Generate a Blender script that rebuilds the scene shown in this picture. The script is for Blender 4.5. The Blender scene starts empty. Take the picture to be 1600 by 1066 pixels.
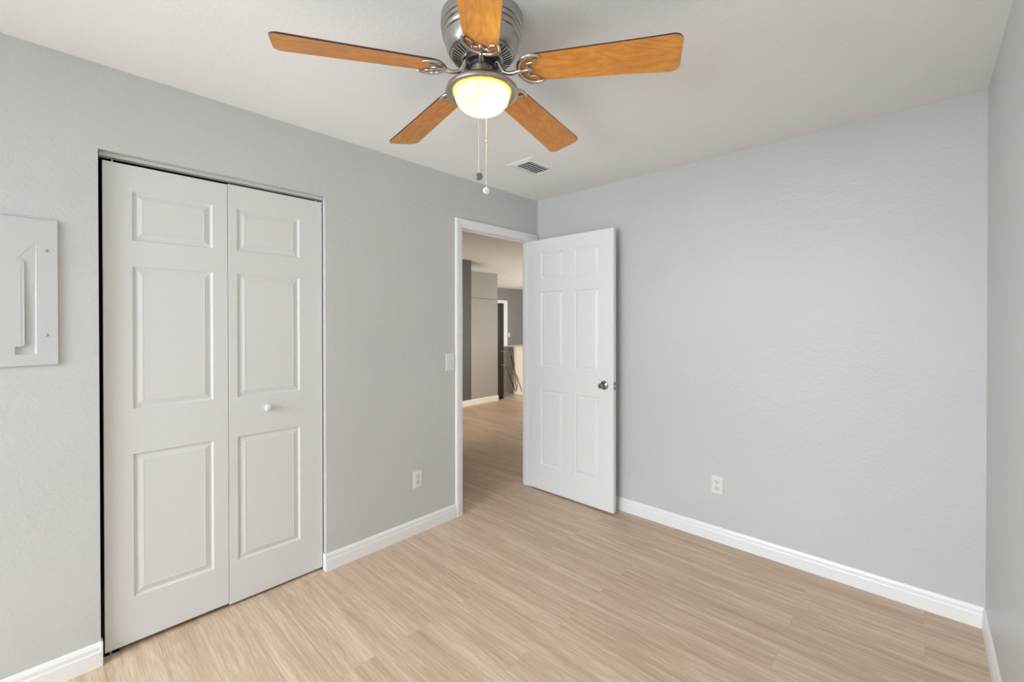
import bpy, bmesh, math, random
from mathutils import Vector, Matrix
random.seed(4)
PI = math.pi
sc = bpy.context.scene
C = sc.collection

# ------------------------------------------------------------------ camera
YAW, PITCH, ROLL = 0.7555, -0.0055, -0.0008
CAM = Vector((2.4275, -2.9032, 1.3897))
fw = Vector((-math.sin(YAW)*math.cos(PITCH), math.cos(YAW)*math.cos(PITCH), math.sin(PITCH)))
rt = Vector((math.cos(YAW), math.sin(YAW), 0)); up = rt.cross(fw)
cr, sr = math.cos(ROLL), math.sin(ROLL)
rt, up = cr*rt + sr*up, -sr*rt + cr*up
cam = bpy.data.cameras.new('camera'); camo = bpy.data.objects.new('camera', cam); C.objects.link(camo)
M = Matrix((rt, up, -fw)).transposed().to_4x4(); M.translation = CAM
camo.matrix_world = M
cam.sensor_width = 36; cam.lens = 680.48*36/1600; cam.shift_y = -24.695/1600; cam.clip_start = 0.02
sc.camera = camo

# ------------------------------------------------------------------ world, lights, exposure
sc.view_settings.view_transform = 'Standard'; sc.view_settings.look = 'None'
sc.view_settings.gamma = 1; sc.view_settings.use_curve_mapping = False
sc.view_settings.exposure = 0.2
w = bpy.data.worlds.new('World'); sc.world = w; w.use_nodes = True
w.node_tree.nodes['Background'].inputs[0].default_value = (.85, .92, 1, 1)
w.node_tree.nodes['Background'].inputs[1].default_value = 1.2

def area(name, loc, target, sx, sy, power, col, spread=180):
    l = bpy.data.lights.new(name, 'AREA'); l.shape = 'RECTANGLE'; l.size = sx; l.size_y = sy
    l.energy = power; l.color = col; l.spread = math.radians(spread)
    o = bpy.data.objects.new(name, l); C.objects.link(o); o.location = loc
    o.rotation_euler = (Vector(target)-Vector(loc)).to_track_quat('-Z', 'Y').to_euler()
    return o
def point(name, loc, power, col, r=.03):
    l = bpy.data.lights.new(name, 'POINT'); l.energy = power; l.color = col; l.shadow_soft_size = r
    o = bpy.data.objects.new(name, l); C.objects.link(o); o.location = loc
    return o
# daylight through the wide window behind the camera: sky light falling in, light from the horizon, and ground light going up
DAY = (.875, .945, 1)
area('sky_light', (1.40, -5.52, 1.9), (1.40, -2.6, 0), 2.1, 1.0, 37, DAY, 90)
area('horizon_light', (1.40, -5.52, 1.40), (1.40, 0, 1.40), 2.1, 1.8, 1.2, DAY, 85)
area('ground_light', (1.60, -5.52, .8), (.35, -1.1, 2.44), 1.8, .8, 4.2, DAY, 42)
# unseen fill lights set in an added side window behind the camera
area('side_fill', (-.02, -4.62, 1.5), (2, -4.62, 1.5), 1.0, 1.2, 9, DAY)
area('side_fill_aimed', (-.02, -4.62, 1.5), (2.64, -1.6, 1.7), 1.0, 1.2, 10, DAY, 70)
# daylight of the kitchen, then two unseen fill lights added beyond the doorway
area('kitchen_daylight', (-2.4, 7.9, 1.5), (-4.2, 4.0, 2.2), 2.4, 1.6, 200, (1, .965, .92))
point('kitchen_fill', (-5.0, 1.7, 2.15), 26, (1, .95, .88), .15)  # added to brighten the counter face, no fixture there
area('hall_fill', (-.9, -1.9, 1.25), (-3.1, 2.8, .75), 1.2, 1.1, 40, (1, .87, .72), 58)  # unseen fill added to light the cabinet side and counter

# ------------------------------------------------------------------ node helpers
class NT:
    def __init__(s, name):
        s.m = bpy.data.materials.new(name); s.m.use_nodes = True; s.t = s.m.node_tree
        s.b = s.t.nodes['Principled BSDF']
    def n(s, kind, **kw):
        n = s.t.nodes.new(kind)
        for k, v in kw.items(): setattr(n, k, v)
        return n
    def l(s, a, b): s.t.links.new(a, b)
    def math(s, op, a, b=None, c=None, clamp=False):
        n = s.n('ShaderNodeMath', operation=op); n.use_clamp = clamp
        for i, v in enumerate((a, b, c)):
            if v is None: continue
            if isinstance(v, (int, float)): n.inputs[i].default_value = v
            else: s.l(v, n.inputs[i])
        return n.outputs[0]
    def pos(s): return s.n('ShaderNodeNewGeometry').outputs['Position']
    def objco(s): return s.n('ShaderNodeTexCoord').outputs['Object']
    def map(s, vec, scale=(1, 1, 1), loc=(0, 0, 0)):
        n = s.n('ShaderNodeMapping'); s.l(vec, n.inputs[0]); n.inputs['Scale'].default_value = scale
        n.inputs['Location'].default_value = loc; return n.outputs[0]
    def noise(s, vec, scale, detail=2, rough=.5, dist=0):
        n = s.n('ShaderNodeTexNoise'); s.l(vec, n.inputs['Vector']); n.inputs['Scale'].default_value = scale
        n.inputs['Detail'].default_value = detail; n.inputs['Roughness'].default_value = rough
        n.inputs['Distortion'].default_value = dist; return n.outputs[0]
    def ramp(s, fac, stops):
        n = s.n('ShaderNodeValToRGB'); s.l(fac, n.inputs[0]); e = n.color_ramp.elements
        while len(e) < len(stops): e.new(.5)
        for el, (p, c) in zip(e, stops): el.position = p; el.color = (*c, 1)
        return n.outputs[0]
    def mix(s, fac, a, b, mode='MIX'):
        n = s.n('ShaderNodeMix', data_type='RGBA', blend_type=mode)
        for i, v in ((0, fac), (6, a), (7, b)):
            if isinstance(v, (int, float)): n.inputs[i].default_value = v
            elif isinstance(v, tuple): n.inputs[i].default_value = (*v, 1)
            else: s.l(v, n.inputs[i])
        return n.outputs[2]
    def bump(s, h, strength, dist):
        n = s.n('ShaderNodeBump'); s.l(h, n.inputs['Height']); n.inputs['Strength'].default_value = strength
        n.inputs['Distance'].default_value = dist; s.l(n.outputs[0], s.b.inputs['Normal'])
    def set(s, **kw):
        for k, v in kw.items():
            k = k.replace('_', ' ')
            i = s.b.inputs[k]
            if isinstance(v, (int, float)): i.default_value = v
            elif isinstance(v, tuple): i.default_value = (*v, 1)
            else: s.l(v, i)
        return s

def painted(name, col, rough, scale, dist, strength=.5, var=.03, det=3):
    t = NT(name); p = t.pos()
    v = t.noise(p, 2.3, 3)
    c = t.ramp(v, [(.3, tuple(x*(1-var) for x in col)), (.7, tuple(min(1, x*(1+var)) for x in col))])
    t.set(Base_Color=c, Roughness=rough)
    h = t.noise(p, scale, det, .55)
    t.bump(h, strength, dist)
    return t.m
def plain(name, col, rough, metal=0, bumpscale=None, **kw):
    t = NT(name); p = t.objco()
    v = t.noise(p, 9, 2)
    c = t.ramp(v, [(.3, tuple(x*.985 for x in col)), (.7, tuple(min(1, x*1.015) for x in col))])
    t.set(Base_Color=c, Roughness=rough, Metallic=metal, **kw)
    if bumpscale: t.bump(t.noise(p, bumpscale, 2), .15, .001)
    return t.m

def wall_material():
    t = NT('grey_wall_paint'); p = t.pos()
    v = t.noise(p, 1.7, 4)
    c = t.ramp(v, [(.3, (.605, .61, .605)), (.7, (.635, .64, .635))])
    t.set(Base_Color=c, Roughness=.42)
    a = t.noise(p, 95, 2, .5); b = t.noise(p, 38, 2, .5, .6); d = t.noise(p, 6, 2)
    h = t.math('ADD', t.math('MULTIPLY', a, .5), t.math('ADD', t.math('MULTIPLY', b, .9), t.math('MULTIPLY', d, .5)))
    t.bump(h, .36, .0038)
    return t.m
def ceiling_material():
    t = NT('white_textured_ceiling'); p = t.pos()
    a = t.noise(p, 60, 3, .6); b = t.noise(p, 17, 3, .6, .4)
    h = t.math('ADD', a, t.math('MULTIPLY', t.math('GREATER_THAN', b, .52), .25))
    t.set(Base_Color=(.93, .93, .92), Roughness=.85)
    t.bump(h, .35, .003)
    return t.m
def floor_material():
    t = NT('oak_vinyl_planks'); p = t.pos()
    br = t.n('ShaderNodeTexBrick'); t.l(p, br.inputs['Vector'])
    br.offset = .37; br.offset_frequency = 2
    for k, v in (('Scale', 1), ('Mortar Size', .0007), ('Mortar Smooth', .3), ('Bias', 0), ('Brick Width', 1.22), ('Row Height', .152)):
        br.inputs[k].default_value = v
    br.inputs['Color1'].default_value = (0, 0, 0, 1); br.inputs['Color2'].default_value = (1, 1, 1, 1)
    br.inputs['Mortar'].default_value = (.5, .5, .5, 1)
    sx = t.n('ShaderNodeSeparateXYZ'); t.l(p, sx.inputs[0])
    pid = t.math('MULTIPLY', br.outputs['Color'], 37)
    cb = t.n('ShaderNodeCombineXYZ'); t.l(t.math('ADD', sx.outputs[0], t.math('MULTIPLY', pid, .73)), cb.inputs[0])
    t.l(sx.outputs[1], cb.inputs[1]); t.l(pid, cb.inputs[2])
    q = cb.outputs[0]
    warp = t.noise(t.map(q, (1.6, 5, 1)), 1, 2, .5)
    # cathedral figure: distorted bands across the plank
    band = t.math('SINE', t.math('MULTIPLY', t.math('ADD', t.math('MULTIPLY', sx.outputs[1], 1), t.math('MULTIPLY', warp, .20)), 290))
    fine = t.noise(t.map(q, (9, 170, 1)), 1, 4, .65)
    mid = t.noise(t.map(q, (1.5, 34, 1)), 1, 5, .65, .5)
    broad = t.noise(t.map(q, (.7, 6, 1)), 1, 2, .5)
    f = t.math('ADD', t.math('MULTIPLY', band, .028), t.math('ADD', t.math('MULTIPLY', fine, .55),
        t.math('ADD', t.math('MULTIPLY', mid, .75), t.math('MULTIPLY', broad, .35))))
    f = t.math('ADD', f, t.math('MULTIPLY', br.outputs['Color'], .04))
    c = t.ramp(t.math('SUBTRACT', f, .30), [(.26, (.435, .30, .208)), (.42, (.55, .40, .285)), (.54, (.625, .47, .34)), (.70, (.75, .60, .455))])
    c = t.mix(t.math('MULTIPLY', br.outputs['Fac'], .3), c, (.30, .20, .14))
    t.set(Base_Color=c, Roughness=t.math('ADD', .36, t.math('MULTIPLY', fine, .16)))
    t.bump(t.math('SUBTRACT', fine, t.math('MULTIPLY', br.outputs['Fac'], 1.2)), .25, .0008)
    return t.m
def maple_material():
    t = NT('honey_maple_blade'); p = t.objco()
    warp = t.noise(t.map(p, (3, 9, 9)), 1, 3, .5)
    band = t.math('SINE', t.math('MULTIPLY', t.math('ADD', t.n('ShaderNodeSeparateXYZ').outputs[1], warp), 60))
    s = [n for n in t.t.nodes if n.bl_idname == 'ShaderNodeSeparateXYZ'][0]; t.l(p, s.inputs[0])
    fine = t.noise(t.map(p, (9, 120, 9)), 1, 3, .6)
    blot = t.noise(t.map(p, (14, 30, 9)), 1, 3, .6)
    f = t.math('ADD', t.math('MULTIPLY', band, .07), t.math('ADD', t.math('MULTIPLY', fine, .35), t.math('MULTIPLY', blot, .5)))
    c = t.ramp(f, [(.25, (.56, .215, .038)), (.45, (.68, .285, .055)), (.62, (.77, .36, .085))])
    t.set(Base_Color=c, Roughness=.38)
    return t.m
def marble_material():
    t = NT('veined_marble'); p = t.pos()
    wob = t.n('ShaderNodeTexNoise'); t.l(p, wob.inputs['Vector']); wob.inputs['Scale'].default_value = 7
    wv = t.n('ShaderNodeVectorMath', operation='MULTIPLY_ADD'); t.l(wob.outputs['Color'], wv.inputs[0])
    wv.inputs[1].default_value = (.07, 0, .07); t.l(p, wv.inputs[2])
    sx = t.n('ShaderNodeSeparateXYZ'); t.l(wv.outputs[0], sx.inputs[0])
    X, Z = sx.outputs[0], sx.outputs[2]
    segs = [((-3.50, .89), (-3.46, .72), .010), ((-3.46, .72), (-3.38, .47), .020), ((-3.50, .89), (-3.43, .86), .010), ((-3.43, .86), (-3.395, .66), .012),
            ((-3.395, .66), (-3.36, .44), .016), ((-3.38, .47), (-3.30, .22), .016), ((-3.36, .44), (-3.19, .07), .018), ((-3.38, .40), (-3.33, .06), .022),
            ((-3.60, .52), (-3.52, .34), .012), ((-3.52, .34), (-3.37, .08), .018), ((-3.30, .22), (-3.33, .06), .012), ((-3.1, .8), (-2.9, .3), .02)]
    acc = None
    for (a, b, r) in segs:
        dx, dz = b[0]-a[0], b[1]-a[1]; L2 = dx*dx+dz*dz
        px = t.math('SUBTRACT', X, a[0]+.035); pz = t.math('SUBTRACT', Z, a[1]+.035)
        h = t.math('DIVIDE', t.math('ADD', t.math('MULTIPLY', px, dx), t.math('MULTIPLY', pz, dz)), L2, clamp=True)
        ex = t.math('SUBTRACT', px, t.math('MULTIPLY', h, dx)); ez = t.math('SUBTRACT', pz, t.math('MULTIPLY', h, dz))
        d = t.math('SQRT', t.math('ADD', t.math('MULTIPLY', ex, ex), t.math('MULTIPLY', ez, ez)))
        d = t.math('DIVIDE', d, r)
        acc = d if acc is None else t.math('MINIMUM', acc, d)
    c = t.ramp(acc, [(0, (.27, .22, .18)), (.65, (.36, .31, .26)), (1, (.87, .83, .77))])
    t.set(Base_Color=c, Roughness=.25)
    return t.m

mat = dict(
    wall=wall_material(), ceil=ceiling_material(), floor=floor_material(),
    trim=painted('white_trim_paint', (.90, .90, .895), .35, 30, .0006, .3, .01),
    door=painted('white_door_paint', (.87, .87, .865), .38, 45, .0004, .35, .008),
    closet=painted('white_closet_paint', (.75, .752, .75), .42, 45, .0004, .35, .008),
    plate=plain('white_plastic', (.80, .80, .78), .35),
    slot=plain('dark_slot', (.03, .03, .03), .6),
    recept=plain('receptacle_plastic', (.74, .74, .72), .3),
    panel=painted('light_grey_panel_paint', (.61, .615, .61), .38, 60, .0006, .3, .01),
    nickel=plain('brushed_nickel', (.47, .445, .42), .30, 1, 200),
    knobm=plain('satin_nickel', (.27, .265, .25), .20, 1),
    iron=plain('satin_nickel_iron', (.62, .58, .55), .2, 1),
    darkm=plain('dark_motor_metal', (.05, .045, .04), .45, .6),
    screwm=plain('steel_screw', (.45, .45, .44), .35, 1),
    steel=plain('galvanised_steel', (.55, .60, .63), .35, 1),
    track=plain('white_track_metal', (.66, .66, .65), .35),
    maple=maple_material(), walnut=plain('walnut_edge', (.055, .022, .014), .4),
    black=plain('shade_black', (.006, .006, .006), .9),  # stands in for darkness inside the closet and behind the vent
    fridge=plain('black_fridge_enamel', (.012, .012, .013), .3),
    chrome=plain('chrome', (.8, .8, .8), .15, 1),
    greige=painted('greige_panel', (.385, .385, .38), .5, 20, .0002, .2, .01),
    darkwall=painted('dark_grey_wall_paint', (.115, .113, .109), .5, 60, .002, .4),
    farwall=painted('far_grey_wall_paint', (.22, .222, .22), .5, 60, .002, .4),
    marble=marble_material(),
    tile=plain('cream_tile', (.72, .62, .50), .3),
    chain=plain('beaded_chain', (.75, .74, .72), .35, .8),
    smoke=plain('grey_fob', (.22, .21, .20), .3, .5),
    clear=plain('pale_fob', (.75, .75, .74), .3),
)
def bowl_material():
    t = NT('frosted_amber_glass')
    for n in list(t.t.nodes): t.t.nodes.remove(n)
    out = t.n('ShaderNodeOutputMaterial'); tr = t.n('ShaderNodeBsdfTranslucent'); df = t.n('ShaderNodeBsdfDiffuse')
    gl = t.n('ShaderNodeBsdfGlossy'); m1 = t.n('ShaderNodeMixShader'); m2 = t.n('ShaderNodeMixShader')
    p = t.objco(); v = t.noise(p, 6, 2)
    c = t.ramp(v, [(.35, (.93, .84, .52)), (.65, (.96, .88, .60))])
    t.l(c, tr.inputs[0]); t.l(c, df.inputs[0]); gl.inputs[1].default_value = .25
    m1.inputs[0].default_value = .25; t.l(tr.outputs[0], m1.inputs[1]); t.l(df.outputs[0], m1.inputs[2])
    m2.inputs[0].default_value = .04; t.l(m1.outputs[0], m2.inputs[1]); t.l(gl.outputs[0], m2.inputs[2])
    t.l(m2.outputs[0], out.inputs[0])
    return t.m
mat['bowl'] = bowl_material()

# ------------------------------------------------------------------ geometry helpers
def V(*a): return Vector(a)
def finish(name, bm, m, parent=None, smooth=None, loc=None, rot=None):
    bmesh.ops.recalc_face_normals(bm, faces=bm.faces[:])
    me = bpy.data.meshes.new(name); bm.to_mesh(me); bm.free()
    ms = m if isinstance(m, (list, tuple)) else [m]
    for x in ms: me.materials.append(x)
    if smooth is not None:
        for p in me.polygons: p.use_smooth = True
        me.set_sharp_from_angle(angle=math.radians(smooth))
    o = bpy.data.objects.new(name, me); C.objects.link(o)
    if loc: o.location = loc
    if rot: o.rotation_euler = rot
    if parent: o.parent = parent
    return o
def struct(name, bm, m, smooth=None):
    o = finish(name, bm, m, None, smooth); o['kind'] = 'structure'; return o
def thing(name, label, cat, loc=(0, 0, 0), rotz=0, group=None, kind=None):
    o = bpy.data.objects.new(name, None); C.objects.link(o); o.location = loc; o.rotation_euler = (0, 0, rotz)
    o.empty_display_size = .05
    if label: o['label'] = label
    if cat: o['category'] = cat
    if group: o['group'] = group
    if kind: o['kind'] = kind
    return o
def box(bm, lo, hi, bev=0, seg=2, mi=0):
    lo, hi = Vector(lo), Vector(hi)
    r = bmesh.ops.create_cube(bm, size=1)
    for v in r['verts']:
        v.co = Vector((lo[i]+(v.co[i]+.5)*(hi[i]-lo[i]) for i in range(3)))
    fs = {f for v in r['verts'] for f in v.link_faces}
    for f in fs: f.material_index = mi
    if bev:
        es = {e for v in r['verts'] for e in v.link_edges}
        bmesh.ops.bevel(bm, geom=list(es), offset=bev, segments=seg, affect='EDGES', profile=.5)
    return bm
def B(lo, hi, bev=0, seg=2): return box(bmesh.new(), lo, hi, bev, seg)
def lathe(bm, prof, seg=64, center=(0, 0, 0), axis='z', close=False):
    rings = []
    c = Vector(center)
    for r, z in prof:
        ring = []
        for i in range(seg):
            a = 2*PI*i/seg
            if axis == 'z': p = V(r*math.cos(a), r*math.sin(a), z)
            elif axis == 'y': p = V(r*math.cos(a), z, r*math.sin(a))
            else: p = V(z, r*math.cos(a), r*math.sin(a))
            ring.append(bm.verts.new(c+p))
        rings.append(ring)
    pairs = list(zip(rings, rings[1:]))
    if close: pairs.append((rings[-1], rings[0]))
    for a, b in pairs:
        for i in range(seg):
            j = (i+1) % seg
            bm.faces.new((a[i], a[j], b[j], b[i]))
    if not close:
        if prof[0][0] > 1e-6: bm.faces.new(rings[0])
        if prof[-1][0] > 1e-6: bm.faces.new(rings[-1])
    bmesh.ops.remove_doubles(bm, verts=bm.verts[:], dist=1e-6)
    return bm
def smooth_path(pts, n=6):
    P = [Vector(p) for p in pts]; out = []
    P = [P[0]*2-P[1]] + P + [P[-1]*2-P[-2]]
    for i in range(1, len(P)-2):
        for k in range(n):
            t = k/n; a, b, c, d = P[i-1:i+3]
            out.append(.5*((2*b)+(c-a)*t+(2*a-5*b+4*c-d)*t*t+(3*b-a-3*c+d)*t**3))
    out.append(P[-2]); return out
def tube(bm, pts, rad, seg=10, flat=1.0, n=6, flatdir=V(0, 0, 1)):
    """swept tube, rad a number or a list per control point, flat squashes along flatdir"""
    path = smooth_path(pts, n) if n else [Vector(p) for p in pts]
    N = len(path)
    def R(i):
        if isinstance(rad, (int, float)): return rad
        u = i/(N-1)*(len(rad)-1); k = min(int(u), len(rad)-2); return rad[k]+(rad[k+1]-rad[k])*(u-k)
    rings = []; side = None
    for i, p in enumerate(path):
        t = (path[min(i+1, N-1)]-path[max(i-1, 0)]).normalized()
        if side is None:
            ref = flatdir if abs(t.dot(flatdir)) < .95 else V(1, 0, 0)
            s = t.cross(ref).normalized()
        else:
            s = (side-t*side.dot(t)).normalized()
        side = s; u = s.cross(t)
        ring = []
        for k in range(seg):
            a = 2*PI*k/seg
            d = s*math.cos(a)*R(i)+u*math.sin(a)*R(i)
            if flat != 1: d -= flatdir*d.dot(flatdir)*(1-flat)
            ring.append(bm.verts.new(p+d))
        rings.append(ring)
    for a, b in zip(rings, rings[1:]):
        for k in range(seg): bm.faces.new((a[k], a[(k+1) % seg], b[(k+1) % seg], b[k]))
    bm.faces.new(rings[0]); bm.faces.new(rings[-1])
    return bm
def prism(bm, outline, lo, hi, axis=2, mi=0):
    """outline of 2D points extruded along axis"""
    def P(a, b, h):
        return {2: V(a, b, h), 1: V(a, h, b), 0: V(h, a, b)}[axis]
    A = [bm.verts.new(P(a, b, lo)) for a, b in outline]; D = [bm.verts.new(P(a, b, hi)) for a, b in outline]
    f = [bm.faces.new(A), bm.faces.new(D)]; n = len(A)
    for i in range(n): f.append(bm.faces.new((A[i], A[(i+1) % n], D[(i+1) % n], D[i])))
    for x in f: x.material_index = mi
    return bm
def slab(axis, lo, hi, us, vs, holes):
    """a slab normal to axis between lo and hi, spanning us x vs, with rectangular holes"""
    U = sorted({us[0], us[1], *[x for h in holes for x in h[:2]]}); Vv = sorted({vs[0], vs[1], *[x for h in holes for x in h[2:]]})
    bm = bmesh.new(); cache = {}
    def vert(u, v, w):
        k = (u, v, w)
        if k not in cache:
            cache[k] = bm.verts.new({0: V(w, u, v), 1: V(u, w, v), 2: V(u, v, w)}[axis])
        return cache[k]
    def solid(i, j):
        if not (0 <= i < len(U)-1 and 0 <= j < len(Vv)-1): return False
        cu, cv = (U[i]+U[i+1])/2, (Vv[j]+Vv[j+1])/2
        return not any(h[0] < cu < h[1] and h[2] < cv < h[3] for h in holes)
    for i in range(len(U)-1):
        for j in range(len(Vv)-1):
            if not solid(i, j): continue
            a, b, c, d = U[i], U[i+1], Vv[j], Vv[j+1]
            for w_ in (lo, hi): bm.faces.new([vert(a, c, w_), vert(b, c, w_), vert(b, d, w_), vert(a, d, w_)])
            for di, dj, e in ((-1, 0, ((a, c), (a, d))), (1, 0, ((b, c), (b, d))), (0, -1, ((a, c), (b, c))), (0, 1, ((a, d), (b, d)))):
                if not solid(i+di, j+dj):
                    (p, q), (r, s) = e
                    bm.faces.new([vert(p, q, lo), vert(r, s, lo), vert(r, s, hi), vert(p, q, hi)])
    return bm

# ------------------------------------------------------------------ the setting
H = 2.44; W = 2.6408; Y0 = -5.40
CL1, CL2, CLT = -2.7663, -1.846, 2.0967       # closet opening
DO1, DO2, DOT = -.880, -.090, 2.100            # rough door opening
WT = .075
fl = slab(2, -.1, 0, (-7, W+.2), (-5.6, 8.2), []); struct('floor', fl, mat['floor'])
struct('ceiling', slab(2, H, H+.1, (-7, W+.2), (-5.6, 8.2), []), mat['ceil'])
struct('wall_left', slab(0, -WT, 0, (-5.5, 8.2), (0, H), [(CL1, CL2, 0, CLT), (DO1, DO2, 0, DOT), (-5.14, -4.10, .88, 2.12)]), mat['wall'])
struct('wall_back', slab(1, 0, .1, (0, W+.1), (0, H), []), mat['wall'])
struct('wall_right', slab(0, W, W+.1, (Y0, 0), (0, H), []), mat['wall'])
struct('wall_front', slab(1, Y0-.1, Y0, (0, W+.1), (0, H), [(.3, 2.5, .45, 2.30)]), mat['wall'])
# window frame behind the camera
bm = bmesh.new()
for lo, hi in (((.24, Y0-.06, .39), (2.56, Y0+.02, .45)), ((.24, Y0-.06, 2.30), (2.56, Y0+.02, 2.36)), ((.24, Y0-.06, .39), (.30, Y0+.02, 2.36)),
               ((2.50, Y0-.06, .39), (2.56, Y0+.02, 2.36)), ((1.38, Y0-.06, .45), (1.42, Y0-.02, 2.30))):
    box(bm, lo, hi)
struct('window_1', bm, mat['trim'])
bm = bmesh.new()
for lo, hi in (((-.05, -5.20, .82), (.02, -4.04, .88)), ((-.05, -5.20, 2.12), (.02, -4.04, 2.18)), ((-.05, -5.20, .82), (.02, -5.14, 2.18)), ((-.05, -4.10, .82), (.02, -4.04, 2.18))):
    box(bm, lo, hi)
struct('added_window_2', bm, mat['trim'])  # unseen window added to carry the side fill lights
# closet interior, walls coloured black to stand in for its darkness
bm = bmesh.new()
box(bm, (-.75, CL1-.2, 0), (-.70, CL2+.2, H)); box(bm, (-.75, CL1-.25, 0), (-WT, CL1-.2, H)); box(bm, (-.75, CL2+.2, 0), (-WT, CL2+.25, H))
struct('wall_closet', bm, mat['black'])
# outer shell of the space beyond the door
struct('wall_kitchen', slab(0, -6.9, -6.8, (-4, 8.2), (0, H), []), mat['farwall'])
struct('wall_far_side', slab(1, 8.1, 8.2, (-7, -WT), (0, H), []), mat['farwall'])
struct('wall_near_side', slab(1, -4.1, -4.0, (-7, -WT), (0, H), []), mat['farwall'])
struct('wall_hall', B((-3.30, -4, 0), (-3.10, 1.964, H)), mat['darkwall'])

# baseboards: little profile with eased top
BH, BT = .0955, .013
prof = [(0, 0), (BT, 0), (BT, BH*.62), (BT*.82, BH*.68), (BT*.82, BH*.84), (BT*.45, BH*.97), (BT*.2, BH), (0, BH)]
def baseboard(bm, p, q, n):
    """from p to q along the wall foot, profile growing along n; mitred by extension"""
    p, q, n = Vector(p), Vector(q), Vector(n)
    A = [bm.verts.new(p+n*a+V(0, 0, b)) for a, b in prof]; D = [bm.verts.new(q+n*a+V(0, 0, b)) for a, b in prof]
    k = len(A)
    bm.faces.new(A); bm.faces.new(D)
    for i in range(k): bm.faces.new((A[i], A[(i+1) % k], D[(i+1) % k], D[i]))
bm = bmesh.new()
baseboard(bm, (0, Y0, 0), (0, CL1-.001, 0), (1, 0, 0))
box(bm, (-.026, CL1-.001, 0), (BT, CL1+.006, BH), .001, 1)
struct('baseboard_left', bm, mat['trim'])
bm = bmesh.new()
baseboard(bm, (0, CL2-.002, 0), (0, -.9235, 0), (1, 0, 0))
box(bm, (-.024, CL2-.008, 0), (BT*.9, CL2-.002, BH*.99), .001, 1)
struct('baseboard_middle', bm, mat['trim'])
bm = bmesh.new(); baseboard(bm, (0.02, 0, 0), (W, 0, 0), (0, -1, 0)); struct('baseboard_back', bm, mat['trim'])
bm = bmesh.new(); baseboard(bm, (W, 0, 0), (W, Y0, 0), (-1, 0, 0)); struct('baseboard_right', bm, mat['trim'])
bm = bmesh.new(); baseboard(bm, (-3.10, -3.9, 0), (-3.10, 2.60, 0), (1, 0, 0)); struct('baseboard_hall', bm, mat['trim'])

# door frame: jamb lining, stop and stepped casing
JI1, JI2, JT = -.852, -.110, 2.078
bm = bmesh.new()
box(bm, (-WT-.002, DO1, 0), (.002, JI1, JT+.022), .001, 1)
box(bm, (-WT-.002, JI2, 0), (.002, DO2, JT+.022), .001, 1)
box(bm, (-WT-.002, JI1, JT), (.002, JI2, JT+.022), .001, 1)
struct('trim_1', bm, mat['trim'])
bm = bmesh.new()   # stop
box(bm, (-.060, JI1, 0), (-.036, JI1+.011, JT-.011), .002, 2)
box(bm, (-.060, JI2-.011, 0), (-.036, JI2, JT-.011), .002, 2)
box(bm, (-.060, JI1, JT-.011), (-.036, JI2, JT), .002, 2)
struct('trim_2', bm, mat['trim'])
bm = bmesh.new()   # casing around the opening, mitred, section (distance from opening, height off the wall)
sec = [(0, 0), (0, .009), (.004, .012), (.016, .012), (.022, .016), (.050, .018), (.057, .015), (.059, 0)]
def casing(bm, x, sgn, ya, yb, zt, rightw=1.0):
    loops = []
    for d, h in sec:
        loops.append([bm.verts.new(V(x+sgn*h, ya-d, 0)), bm.verts.new(V(x+sgn*h, ya-d, zt+d)),
                      bm.verts.new(V(x+sgn*h, yb+d*rightw, zt+d)), bm.verts.new(V(x+sgn*h, yb+d*rightw, 0))])
    n = len(loops)
    for i in range(n):
        a, b = loops[i], loops[(i+1) % n]
        for k in range(3): bm.faces.new((a[k], a[k+1], b[k+1], b[k]))
    bm.faces.new([l[0] for l in loops]); bm.faces.new([l[3] for l in loops])
casing(bm, 0, 1, JI1-.008, JI2+.006, JT+.006, 1.64)
struct('trim_3', bm, mat['trim'])

# ------------------------------------------------------------------ panelled door leaves
def leaf(w, h, t, cols, rows, both=True):
    """local: x across, z up, front face at y=0 looking to -y, back at y=t"""
    bm = bmesh.new()
    xs = [0]+[c for p in cols for c in p]+[w]; zs = [0]+[c for p in rows for c in p]+[h]
    lay = [(0, 0), (.003, .0045), (.008, .0075), (.012, .0078), (.034, .0018), (.0355, .0028)]
    def side(y0, s):
        for i in range(len(xs)-1):
            for j in range(len(zs)-1):
                x0, x1, z0, z1 = xs[i], xs[i+1], zs[j], zs[j+1]
                if (x0, x1) in cols and (z0, z1) in rows:
                    prev = None
                    for k, (o, d) in enumerate(lay):
                        y = y0+s*d
                        ring = [bm.verts.new(V(a, y, b)) for a, b in ((x0+o, z0+o), (x1-o, z0+o), (x1-o, z1-o), (x0+o, z1-o))]
                        if prev:
                            for q in range(4): bm.faces.new((prev[q], prev[(q+1) % 4], ring[(q+1) % 4], ring[q]))
                        prev = ring
                    bm.faces.new(prev)
                else:
                    bm.faces.new([bm.verts.new(V(a, y0, b)) for a, b in ((x0, z0), (x1, z0), (x1, z1), (x0, z1))])
    e = .0015
    side(0, 1)
    if both: side(t, -1)
    else: bm.faces.new([bm.verts.new(V(a, t, b)) for a, b in ((0, 0), (w, 0), (w, h), (0, h))])
    A = [bm.verts.new(V(a, 0, b)) for a, b in ((0, 0), (w, 0), (w, h), (0, h))]; D = [bm.verts.new(V(a, t, b)) for a, b in ((0, 0), (w, 0), (w, h), (0, h))]
    for i in range(4): bm.faces.new((A[i], A[(i+1) % 4], D[(i+1) % 4], D[i]))
    bmesh.ops.remove_doubles(bm, verts=bm.verts[:], dist=1e-5)
    return bm

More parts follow.
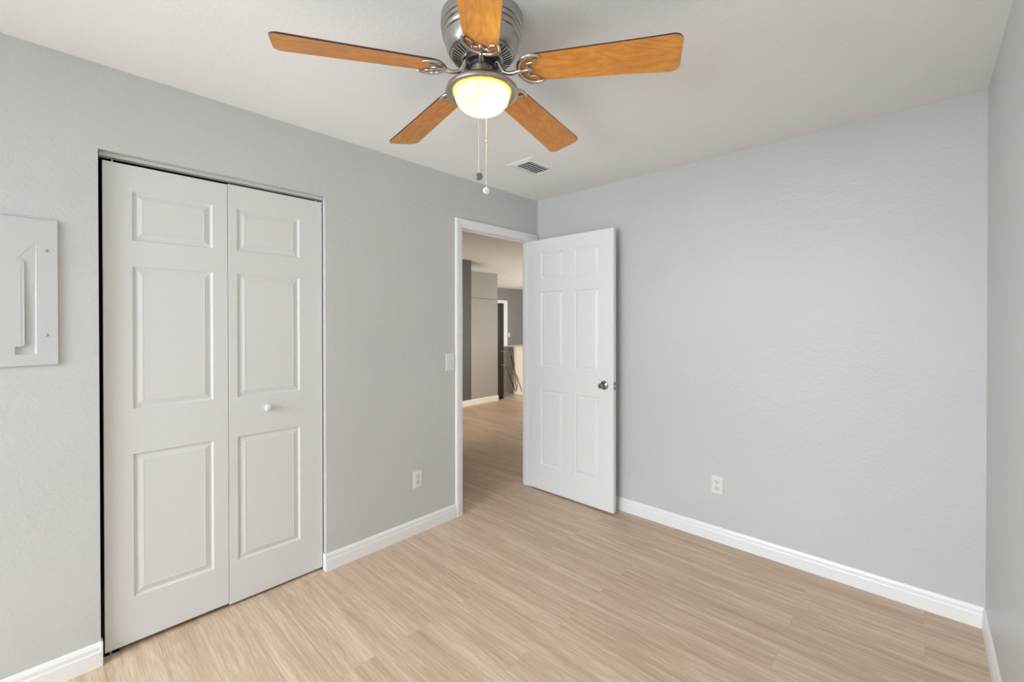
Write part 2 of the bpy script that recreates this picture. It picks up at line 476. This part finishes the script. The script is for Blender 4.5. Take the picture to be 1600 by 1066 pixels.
# open room door
DX0, DX1, DY, DZ0, DZ1 = .026, .8125, -.125, .013, 2.074
d1 = thing('door_1', 'white six panel door standing open against the back wall, round nickel knob', 'door', (DX0, DY, DZ0), 0, None, 'structure')
lf = finish('door_leaf', leaf(DX1-DX0, DZ1-DZ0, .035, [(.137-DX0, .363-DX0), (.470-DX0, .692-DX0)],
            [(.222-DZ0, .838-DZ0), (1.028-DZ0, 1.645-DZ0), (1.753-DZ0, 1.965-DZ0)]), mat['door'], d1)
KX, KZ = .738-DX0, .932-DZ0
def knob(sgn, y0):
    k = bmesh.new()
    pr = [(.0, -.001), (.0325, 0), (.0325, .003), (.030, .007), (.020, .010), (.0125, .013), (.0120, .022), (.0150, .030), (.0185, .042), (.0200, .050), (.0192, .057), (.016, .060), (.009, .0605), (.008, .0585), (0, .0585)]
    lathe(k, [(r, y0+sgn*z) for r, z in pr], 40, (KX, 0, KZ), 'y')
    return k
finish('door_knob', knob(-1, 0), mat['knobm'], d1, 35)
finish('door_knob', knob(1, .035), mat['knobm'], d1, 35)
bm = B((DX1-DX0-.0005, .006, KZ-.028), (DX1-DX0+.0012, .029, KZ+.028), .0004, 1)
lp = finish('latch_plate', bm, mat['knobm'], d1)
bm = bmesh.new(); prism(bm, [(DX1-DX0, .011), (DX1-DX0+.011, .013), (DX1-DX0+.011, .018), (DX1-DX0, .024)], KZ-.007, KZ+.007)
finish('latch_bolt', bm, mat['chrome'], lp)
for z in (.22, 1.02, 1.82):
    bm = bmesh.new(); lathe(bm, [(0, z-.045), (.006, z-.045), (.006, z+.045), (0, z+.045)], 16, (-.008, .030, 0))
    box(bm, (-.008, .0352, z-.044), (.018, .0368, z+.044)); finish('hinge', bm, mat['nickel'], d1, 35)

# closet bifold pair: local x runs along world +y, front faces the room
CXF = -.030
d2 = thing('door_2', 'pair of white bifold closet doors with moulded panels and a round white knob', 'door', (CXF, CL1, 0), PI/2, None, 'structure')
def closet_leaf(y0, y1, p0, p1, z0, z1):
    o = finish('door_leaf', leaf(y1-y0, z1-z0, .030, [(p0-y0, p1-y0)], [(.214-z0, .829-z0), (1.023-z0, 1.633-z0), (1.743-z0, 1.953-z0)], False),
               mat['closet'], d2)
    o.location = (y0-CL1, 0, z0); return o
closet_leaf(-2.752, -2.3095, -2.660, -2.370, .022, 2.062)
lr = closet_leaf(-2.3075, -1.853, -2.269, -1.974, .014, 2.066)
k = bmesh.new(); lathe(k, [(0, -.001), (.012, 0), (.0115, -.004), (.0085, -.008), (.009, -.012), (.0165, -.017), (.0195, -.023), (.018, -.029), (.011, -.033), (0, -.034)], 32, (2.3075-2.137, 0, .955-.014), 'y')
finish('door_knob', k, mat['closet'], lr, 60)
bm = bmesh.new()   # U shaped head rail
L = CL2-CL1
prism(bm, [(.004, CLT-.001), (.040, CLT-.001), (.040, CLT-.017), (.036, CLT-.017), (.036, CLT-.005), (.008, CLT-.005), (.008, CLT-.017), (.004, CLT-.017)], .004, L-.004, 0)
bmesh.ops.translate(bm, verts=bm.verts[:], vec=(0, -.006, 0))
finish('head_rail', bm, mat['track'], d2)
for u in (.045, L-.036):
    bm = bmesh.new(); lathe(bm, [(0, 2.060), (.0035, 2.060), (.0035, CLT-.006), (0, CLT-.006)], 12, (u, .012, 0)); finish('pivot_pin', bm, mat['steel'], d2, 40)
bm = bmesh.new(); box(bm, (.004, .004, 0), (.060, .030, .0035), .0008, 1); box(bm, (.004, .004, 0), (.0065, .030, .030))
lathe(bm, [(0, .003), (.004, .003), (.004, .026), (0, .026)], 12, (.032, .016, 0))
finish('floor_bracket', bm, mat['steel'], d2)

# ------------------------------------------------------------------ electrical panel cover
ep = thing('electrical_panel', 'grey painted steel breaker panel cover set on the wall left of the closet doors', 'electrical panel', (0, -3.065, 1.232))
PY1 = -2.881+3.065; PYW = -.185; PH = .548
bm = bmesh.new()
# front sheet as a grid around the sloping recess
xf = .010
ry0, ry1, rz0, rz1 = .074, -2.9365+3.065, .040, .465
lo = [(PYW, 0), (PY1, 0), (PY1, PH), (PYW, PH)]
outer = [bm.verts.new(V(xf, a, b)) for a, b in lo]
rim = [bm.verts.new(V(xf, a, b)) for a, b in ((ry0, rz0), (ry1, rz0), (ry1, rz1), (ry0, .388))]
for i in range(4): bm.faces.new((outer[i], outer[(i+1) % 4], rim[(i+1) % 4], rim[i]))
flr = [bm.verts.new(V(*a)) for a in ((.0015, ry0+.008, rz0+.006), (.0015, ry1-.006, rz0+.006), (xf-.0005, ry1-.001, rz1-.002), (xf-.0005, ry0+.001, .386))]
for i in range(4): bm.faces.new((rim[i], rim[(i+1) % 4], flr[(i+1) % 4], flr[i]))
bm.faces.new(flr)
bk = [bm.verts.new(V(.0005, a, b)) for a, b in lo]
for i in range(4): bm.faces.new((outer[i], outer[(i+1) % 4], bk[(i+1) % 4], bk[i]))
bm.faces.new(bk)
finish('cover', bm, mat['panel'], ep)
def rounded(u0, u1, v0, v1, r, n=5):
    out = []
    for cx, cy, a0 in ((u1-r, v1-r, 0), (u0+r, v1-r, PI/2), (u0+r, v0+r, PI), (u1-r, v0+r, 1.5*PI)):
        for i in range(n+1):
            a = a0+PI/2*i/n; out.append((cx+r*math.cos(a), cy+r*math.sin(a)))
    return out
bm = bmesh.new(); prism(bm, rounded(-.097-.03, -2.9665+3.065, .071, .393, .012), xf-.002, xf+.0016, 0)
pd = finish('panel_door', bm, mat['panel'], ep)
bm = bmesh.new(); box(bm, (xf+.0016, -2.9765+3.065-.0007, .076), (xf+.0021, -2.9765+3.065+.0007, .388)); finish('door_fold', bm, mat['panel'], pd)
for (a, b) in ((-2.910+3.065, .432), (-2.910+3.065, .112), (-.16, .432), (-.16, .112)):
    bm = bmesh.new(); lathe(bm, [(0, xf+.0022), (.003, xf+.002), (.0045, xf+.0008), (.005, xf)], 16, (0, a, b), 'x')
    box(bm, (xf+.0018, a-.0038, b-.0006), (xf+.0024, a+.0038, b+.0006)); finish('screw', bm, mat['screwm'], ep, 40)

# ------------------------------------------------------------------ wall plates (local: plate in x-z plane, front to -y)
def plate_mesh(w=.070, h=.1145, t=.0052):
    bm = bmesh.new(); pr = rounded(-w/2, w/2, -h/2, h/2, .003, 3)
    A = [bm.verts.new(V(a, 0, b)) for a, b in pr]; D = [bm.verts.new(V(a, -t*.5, b)) for a, b in pr]
    E = [bm.verts.new(V(a*(1-.0055/(w/2)), -t, b*(1-.0055/(h/2)))) for a, b in pr]
    n = len(pr); bm.faces.new(A); bm.faces.new(E)
    for P, Q in ((A, D), (D, E)):
        for i in range(n): bm.faces.new((P[i], P[(i+1) % n], Q[(i+1) % n], Q[i]))
    return bm
def outlet(label, loc, rotz):
    t = thing('wall_outlet', label, 'outlet', loc, rotz, 'duplex outlets low on the walls')
    finish('cover_plate', plate_mesh(), mat['plate'], t)
    for s in (1, -1):
        bm = bmesh.new(); z = s*.0195; pts = []
        for i in range(28):
            a = 2*PI*i/28; pts.append((.0168*math.cos(a), z+max(-.0138, min(.0138, .0168*math.sin(a)))))
        prism(bm, pts, -.0066, -.004, 1)
        r = finish('receptacle', bm, mat['recept'], t)
        bm = bmesh.new()
        box(bm, (-.0078, -.0069, z-.001), (-.0054, -.0060, z+.0085)); box(bm, (.0054, -.0069, z-.0002), (.0076, -.0060, z+.0075))
        lathe(bm, [(0, -.0069), (.0027, -.0069), (.0027, -.006), (0, -.006)], 12, (0, 0, z-.0075), 'y')
        finish('socket_slots', bm, mat['slot'], r)
    bm = bmesh.new(); lathe(bm, [(0, -.0064), (.0022, -.006), (.003, -.005), (0, -.005)], 12, (0, 0, 0), 'y'); finish('screw', bm, mat['plate'], t, 40)
    return t
outlet('white duplex outlet low on the left wall between closet and doorway', (.0005, -1.238, .356), PI/2)
outlet('white duplex outlet low on the wide back wall right of the open door', (1.483, -.0005, .358), 0)
def switch(label, loc, rotz, scale=1):
    t = thing('light_switch', label, 'light switch', loc, rotz)
    finish('cover_plate', plate_mesh(.076, .122), mat['plate'], t)
    bm = bmesh.new(); box(bm, (-.0055, -.0058, -.0125), (.0055, -.0048, .0125)); sl = finish('toggle_slot', bm, mat['recept'], t)
    bm = bmesh.new(); prism(bm, [(-.0056, -.004), (-.0056, .004), (-.016, -.004), (-.015, -.010)][::1], -.0042, .0042, 0); finish('toggle', bm, mat['recept'], sl)
    for z in (.030, -.030):
        bm = bmesh.new(); lathe(bm, [(0, -.0064), (.0022, -.006), (.003, -.005), (0, -.005)], 12, (0, 0, z), 'y'); finish('screw', bm, mat['plate'], t, 40)
    return t
switch('white toggle light switch beside the left side of the doorway casing', (.0005, -.966, 1.112), PI/2)
switch('small white light switch on the far kitchen wall seen through the doorway', (-6.7995, 6.76, 1.02), PI/2)

# ------------------------------------------------------------------ ceiling vent
cv = thing('ceiling_vent', 'white louvred air vent in the ceiling behind the fan, near the room corner', 'vent', (.525, -.675, H))
bm = bmesh.new()
X0, X1, Y0v, Y1v = -.110, .110, -.140, .138
gx0, gx1, gy0, gy1 = -.065, .062, -.102, .118
for z0, z1, inset in ((-.004, -.0005, 0),):
    o_ = [(X0, Y0v), (X1, Y0v), (X1, Y1v), (X0, Y1v)]; i_ = [(gx0, gy0), (gx1, gy0), (gx1, gy1), (gx0, gy1)]
    rings = [[bm.verts.new(V(a, b, -.0005)) for a, b in o_], [bm.verts.new(V(a*.985, b*.985, -.0045)) for a, b in o_],
             [bm.verts.new(V(a*1.06, b*1.03, -.012)) for a, b in i_], [bm.verts.new(V(a, b, -.012)) for a, b in i_], [bm.verts.new(V(a, b, -.0005)) for a, b in i_]]
    for P, Q in zip(rings, rings[1:]):
        for i in range(4): bm.faces.new((P[i], P[(i+1) % 4], Q[(i+1) % 4], Q[i]))
finish('vent_frame', bm, mat['trim'], cv)
finish('vent_shade_plate', B((gx0, gy0, -.0012), (gx1, gy1, -.0004)), mat['black'], cv)  # flat black plate in place of the shaded opening
for i in range(5):
    x = gx0+.0005+i*.0254
    bm = bmesh.new()
    prism(bm, [(x+.0010, -.0030), (x+.0022, -.0030), (x+.0012, -.0088), (x, -.0088)], gy0+.001, gy1-.001, 1)
    finish('louvre', bm, mat['trim'], cv)
for y in (-.122, .128):
    bm = bmesh.new(); lathe(bm, [(0, -.0075), (.003, -.007), (.004, -.0045), (0, -.0045)], 12, (0, y, 0)); finish('screw', bm, mat['trim'], cv, 40)

# ------------------------------------------------------------------ ceiling fan
FX, FY = 1.3132, -1.8703
fan = thing('ceiling_fan', 'brushed nickel flush ceiling fan with five honey wood blades and a lit bowl', 'ceiling fan', (FX, FY, H))
def z(v): return v-H
bm = bmesh.new()
lathe(bm, [(0, z(2.4395)), (.141, z(2.4395)), (.142, z(2.412)), (.141, z(2.404)), (.1375, z(2.402)), (.1375, z(2.397)), (.1395, z(2.394)), (.1385, z(2.387)),
           (.1345, z(2.385)), (.1345, z(2.379)), (.1365, z(2.376)), (.1335, z(2.368)), (.1295, z(2.365)), (.1265, z(2.350)), (.121, z(2.330)), (.1165, z(2.322)), (.113, z(2.3165)), (.108, z(2.3155)), (0, z(2.3155))], 96)
finish('motor_housing', bm, mat['nickel'], fan, 30)
bm = bmesh.new(); lathe(bm, [(0, z(2.3150)), (.105, z(2.3150)), (.104, z(2.3115)), (.070, z(2.301)), (0, z(2.301))], 64)
vr = finish('vent_ring', bm, mat['darkm'], fan, 30)
bm = bmesh.new()
for prf in ([(.1035, z(2.3148)), (.1085, z(2.3155)), (.1085, z(2.311)), (.103, z(2.3075))], [(.073, z(2.3015)), (.073, z(2.295)), (.066, z(2.294)), (.066, z(2.3015))]):
    lathe(bm, prf, 64, close=True)
NF = 44
for i in range(NF):
    a = 2*PI*i/NF; e = V(math.cos(a), math.sin(a), 0); n = V(-math.sin(a), math.cos(a), 0)
    vs = []
    for r, zt, zb, hw in ((.070, z(2.3015), z(2.2945), .0022), (.106, z(2.3150), z(2.3080), .0042)):
        for s in (-1, 1):
            for zz in (zt, zb): vs.append(bm.verts.new(e*r+n*s*hw+V(0, 0, zz)))
    a0, a1, b0, b1, c0, c1, e0, e1 = vs
    for q in ((a0, a1, b1, b0), (c0, c1, e1, e0), (a1, b1, e1, c1), (a0, b0, e0, c0), (a0, a1, c1, c0), (b0, b1, e1, e0)): bm.faces.new(q)
finish('vent_fins', bm, mat['nickel'], vr)
bm = bmesh.new(); lathe(bm, [(0, z(2.300)), (.063, z(2.300)), (.064, z(2.293)), (.060, z(2.284)), (.046, z(2.281)), (.044, z(2.272)), (0, z(2.272))], 48)
fw_ = finish('flywheel', bm, mat['darkm'], fan, 30)
bm = bmesh.new(); lathe(bm, [(0, z(2.283)), (.030, z(2.283)), (.0385, z(2.278)), (.0405, z(2.268)), (.0405, z(2.246)), (.044, z(2.238)), (0, z(2.238))], 48)
sh = finish('switch_housing', bm, mat['nickel'], fan, 30)
for k in range(3):
    a = YAW-PI/2+2*PI*k/3
    bm = bmesh.new(); lathe(bm, [(0, .0425), (.002, .0422), (.003, .040), (0, .040)], 12, (0, 0, 0), 'x')
    finish('screw', bm, mat['screwm'], sh, 40, V(0, 0, z(2.255)), (0, 0, a))
# light pan and bowl
bm = bmesh.new(); lathe(bm, [(0, z(2.236)), (.046, z(2.236)), (.062, z(2.232)), (.085, z(2.222)), (.105, z(2.2105)), (.118, z(2.200)), (.1250, z(2.193)), (.1268, z(2.188)), (.1252, z(2.183)),
                             (.119, z(2.1795)), (.108, z(2.1785)), (.0975, z(2.182)), (.0965, z(2.190)), (.085, z(2.208)), (0, z(2.220))], 96)
finish('light_pan', bm, mat['nickel'], fan, 40)
bm = bmesh.new()
outp = []
for i in range(15):
    a = PI/2*i/14; outp.append((.0945*math.cos(a)**.90 if i < 14 else 0, 2.180-.064*math.sin(a)))
prf = [(.0935, z(2.189))]+[(r, z(q)) for r, q in outp]
lathe(bm, prf, 72)
for f in list(bm.faces):
    if len(f.verts) > 4: bm.faces.remove(f)
finish('glass_bowl', bm, mat['bowl'], fan, 60)
rv = Vector((math.cos(YAW), math.sin(YAW), 0)); fv = Vector((-math.sin(YAW), math.cos(YAW), 0))
for (off, pw) in ((.034, 6.5), (-.050, 1.0)):
    p = Vector((FX, FY, 2.164))+rv*off-fv*.008
    o = point('fan_bulb', p, pw, (1, .76, .055), .016)

TH0, TW, RW, PIT, DR, R1 = .4865, .1447, .112, -.224, .0566, .650
R0 = .136
def blade_outline(n=7):
    """half widths along r: tapered, rounded corners at the tip, half round root"""
    pts = []
    def hw(r): return (RW+(TW-RW)*max(0, (r-.20))/(R1-.20))/2
    rt_ = .028
    rr = hw(.19)
    up_ = []
    for i in range(9):
        a = PI/2*i/8; up_.append((R0+.058*(1-math.cos(a)), rr*math.sin(a)**.85))
    up_ += [(.26, hw(.26)), (.40, hw(.40)), (.55, hw(.55))]
    for i in range(n+1):
        a = PI/2*i/n; up_.append((R1-rt_+rt_*math.sin(a), hw(R1)-rt_+rt_*math.cos(a)))
    low = [(r, -w_) for r, w_ in up_[1:]][::-1]
    return up_+low
OUT = blade_outline()
bev = .0
bm = bmesh.new()
th = .0055
bot = [bm.verts.new(V(r, s, 0)) for r, s in OUT]; top = [bm.verts.new(V(r, s, th)) for r, s in OUT]
f = bm.faces.new(bot); f.material_index = 0
f = bm.faces.new(top); f.material_index = 1
n = len(OUT)
for i in range(n):
    f = bm.faces.new((bot[i], bot[(i+1) % n], top[(i+1) % n], top[i])); f.material_index = 1
blade0 = finish('fan_blade', bm, [mat['maple'], mat['walnut']], fan)
# blade iron: arm from the flywheel plus a crescent with scrolled inner bars; built in the blade's frame
def fr(th_):
    e = V(math.cos(th_), math.sin(th_), 0); nn = V(-math.sin(th_), math.cos(th_), 0)
    ex = (e-V(0, 0, DR)).normalized(); ey = (nn*math.cos(PIT)+V(0, 0, math.sin(PIT))); ey = (ey-ex*ey.dot(ex)).normalized(); ez = ex.cross(ey)
    m = Matrix((ex, ey, ez)).transposed().to_4x4(); m.translation = V(0, 0, z(2.256)); return m
F0 = fr(0)
bm = bmesh.new()
zb = -.0055
cres = []
for i in range(13):
    a = PI*(.5+ (i/12-.5)*1.06)      # crescent bulging toward the hub
    cres.append(V(.190-.058*math.sin(a)**.9 if math.sin(a) > 0 else .190, .0585*math.cos(a), zb))
cres = [V(.214, .046, zb-.001)]+[V(.203, .0545, zb)]+cres[1:-1]+[V(.203, -.0545, zb)]+[V(.214, -.046, zb-.001)]
tube(bm, cres, [.0028, .0066, .0082, .0078, .0074, .0074, .0074, .0078, .0082, .0066, .0028], 10, .7, 3)
tube(bm, [V(.196, .047, zb), V(.186, .030, zb), V(.166, .026, zb), V(.163, .010, zb), V(.176, 0, zb), V(.163, -.010, zb), V(.166, -.026, zb), V(.186, -.030, zb), V(.196, -.047, zb)], [.004, .0055, .0052, .005, .0052, .0055, .004], 8, .75, 4)
tube(bm, [V(.134, 0, zb), V(.150, .002, zb), V(.176, 0, zb)], [.0075, .006, .005], 8, .75, 3)
iron0 = finish('blade_bracket', bm, mat['iron'], fan, 60)
# arm in fan frame (angle 0)
bm = bmesh.new()
end = F0 @ V(.136, 0, zb)
tube(bm, [V(.040, 0, z(2.288)), V(.056, 0, z(2.286)), V(.066, 0, z(2.268)), V(.080, 0, z(2.2475)), V(.104, 0, z(2.2395)), end], [.010, .0095, .0078, .007, .007, .008], 12, 1, 6)
arm0 = finish('blade_arm', bm, mat['iron'], fan, 60)
bm = bmesh.new(); lathe(bm, [(0, zb-.008), (.003, zb-.0075), (.0042, zb-.005), (0, zb-.005)], 12)
screw0 = finish('screw', bm, mat['screwm'], iron0, 40)
screw0.location = (.166, .026, 0)
for dx, dy in ((.166, -.026), (.176, 0)):
    s = screw0.copy(); C.objects.link(s); s.parent = iron0; s.location = (dx, dy, 0)
for k in range(5):
    a = TH0+k*2*PI/5; m = fr(a)
    if k == 0: b_, i_, a_ = blade0, iron0, arm0
    else:
        b_ = blade0.copy(); i_ = iron0.copy(); a_ = arm0.copy()
        for q in (b_, i_, a_): C.objects.link(q); q.parent = fan
        for s in [c for c in iron0.children]:
            t_ = s.copy(); C.objects.link(t_); t_.parent = i_
    b_.matrix_local = m; i_.matrix_local = m; a_.matrix_local = Matrix.Rotation(a, 4, 'Z')
# pull chains
def chain(off, top, bottom, fobm, tilt, bead):
    p = off
    bm = bmesh.new()
    tube(bm, [V(p.x, p.y, top), V(p.x, p.y, (top+bottom)/2), V(p.x, p.y, bottom)], .0011, 6, 1, 1)
    nb = int((top-bottom)/.0055)
    for i in range(nb):
        bmesh.ops.create_icosphere(bm, subdivisions=1, radius=.0018, matrix=Matrix.Translation(V(p.x, p.y, top-i*.0055)))
    if bead: bmesh.ops.create_uvsphere(bm, u_segments=12, v_segments=8, radius=.0048, matrix=Matrix.Translation(V(p.x, p.y, bead)))
    bmesh.ops.create_uvsphere(bm, u_segments=12, v_segments=8, radius=.004, matrix=Matrix.Translation(V(p.x, p.y, top)))
    ch = finish('pull_chain', bm, mat['chain'], fan, 60)
    bm = bmesh.new(); lathe(bm, [(0, -.006), (.010, -.006), (.0118, -.004), (.0118, .004), (.010, .006), (0, .006)], 28, (0, 0, 0), 'y')
    finish('chain_fob', bm, fobm, ch, 40, V(p.x, p.y, bottom-.010), (tilt, 0, YAW+.5))
near = -fv*.1085-rv*.0035
far = fv*.1085+rv*.008
chain(near, z(2.182), z(1.872), mat['smoke'], .15, None)
chain(far, z(2.182), z(1.892), mat['clear'], .35, z(2.065))

# ------------------------------------------------------------------ beyond the doorway
t = thing('cabinet_enclosure', 'tall greige side of a fridge cabinet seen through the doorway', 'cabinet', (-3.42, 2.28, 0))
t.location = (-3.12, 2.28, 0)
finish('side_panel', B((-.02, -.312, 0), (.02, .312, 1.806), .001, 1), mat['greige'], t)
finish('upper_cabinet', B((-.96, -.312, 1.811), (.02, .306, 2.268), .001, 1), mat['greige'], t)
fr_ = thing('refrigerator', 'black refrigerator poking out behind the greige cabinet side', 'refrigerator', (-3.60, 2.43, 0))
finish('fridge_body', B((-.46, -.35, .03), (.455, .285, 1.735), .004, 2), mat['fridge'], fr_)
for x0, x1 in ((-.46, -.004), (.004, .458)):
    dd = finish('fridge_door', B((x0, .292, .88), (x1, .365, 1.748), .006, 2), mat['fridge'], fr_)
    hx = -.035 if x0 < 0 else .05
    bm = bmesh.new(); tube(bm, [V(hx, .405, 1.0), V(hx, .405, 1.70)], .010, 10, 1, 0)
    for zz in (1.08, 1.62): tube(bm, [V(hx, .36, zz), V(hx, .405, zz)], .009, 8, 1, 0)
    finish('handle', bm, mat['fridge'], dd, 60)
for z0, z1 in ((.625, .870), (.07, .612)):
    dd = finish('freezer_drawer', B((-.46, .292, z0), (.458, .365, z1), .006, 2), mat['fridge'], fr_)
    bm = bmesh.new(); tube(bm, [V(-.40, .395, z1-.012), V(.445, .395, z1-.012)], .008, 10, 1, 0)
    for xx in (-.38, .43): tube(bm, [V(xx, .36, z1-.012), V(xx, .395, z1-.012)], .008, 8, 1, 0)
    finish('handle', bm, mat['chrome'], dd, 60)
for x in (-.42, .42):
    for y in (-.3, .33):
        finish('foot', B((x-.03, y-.03, 0), (x+.03, y+.03, .068 if y > 0 else .032)), mat['fridge'], fr_)
isl = thing('kitchen_island', 'marble clad counter with brown veins at the far end of the hall', 'kitchen counter', (-3.2, 3.33, 0))
finish('marble_panel', B((-.60, 0, 0), (1.4, .03, .882), .001, 1), mat['marble'], isl)
finish('counter_base', B((-.57, .03, 0), (1.37, .62, .880)), mat['greige'], isl)
finish('counter_top', B((-.60, 0, .884), (1.4, .66, .920), .002, 2), mat['marble'], isl)
# pale kitchen tile in front of the counter
struct('floor_kitchen', B((-6.8, 2.82, 0), (-.075, 8.1, .003)), mat['tile'])
# far door with casing
bm = bmesh.new(); casing(bm, -6.8, 1, 5.75, 6.62, 2.01)
struct('trim_4', bm, mat['trim'])
bm = leaf(.865, 2.0, .03, [(.12, .38), (.49, .75)], [(.21, .82), (1.0, 1.6), (1.7, 1.9)], False)
d3 = finish('door_3', bm, mat['door'], None, None, V(-6.795, 5.752, .005), (0, 0, PI/2)); d3['kind'] = 'structure'
d3.location = (-6.765, 5.752, .005)
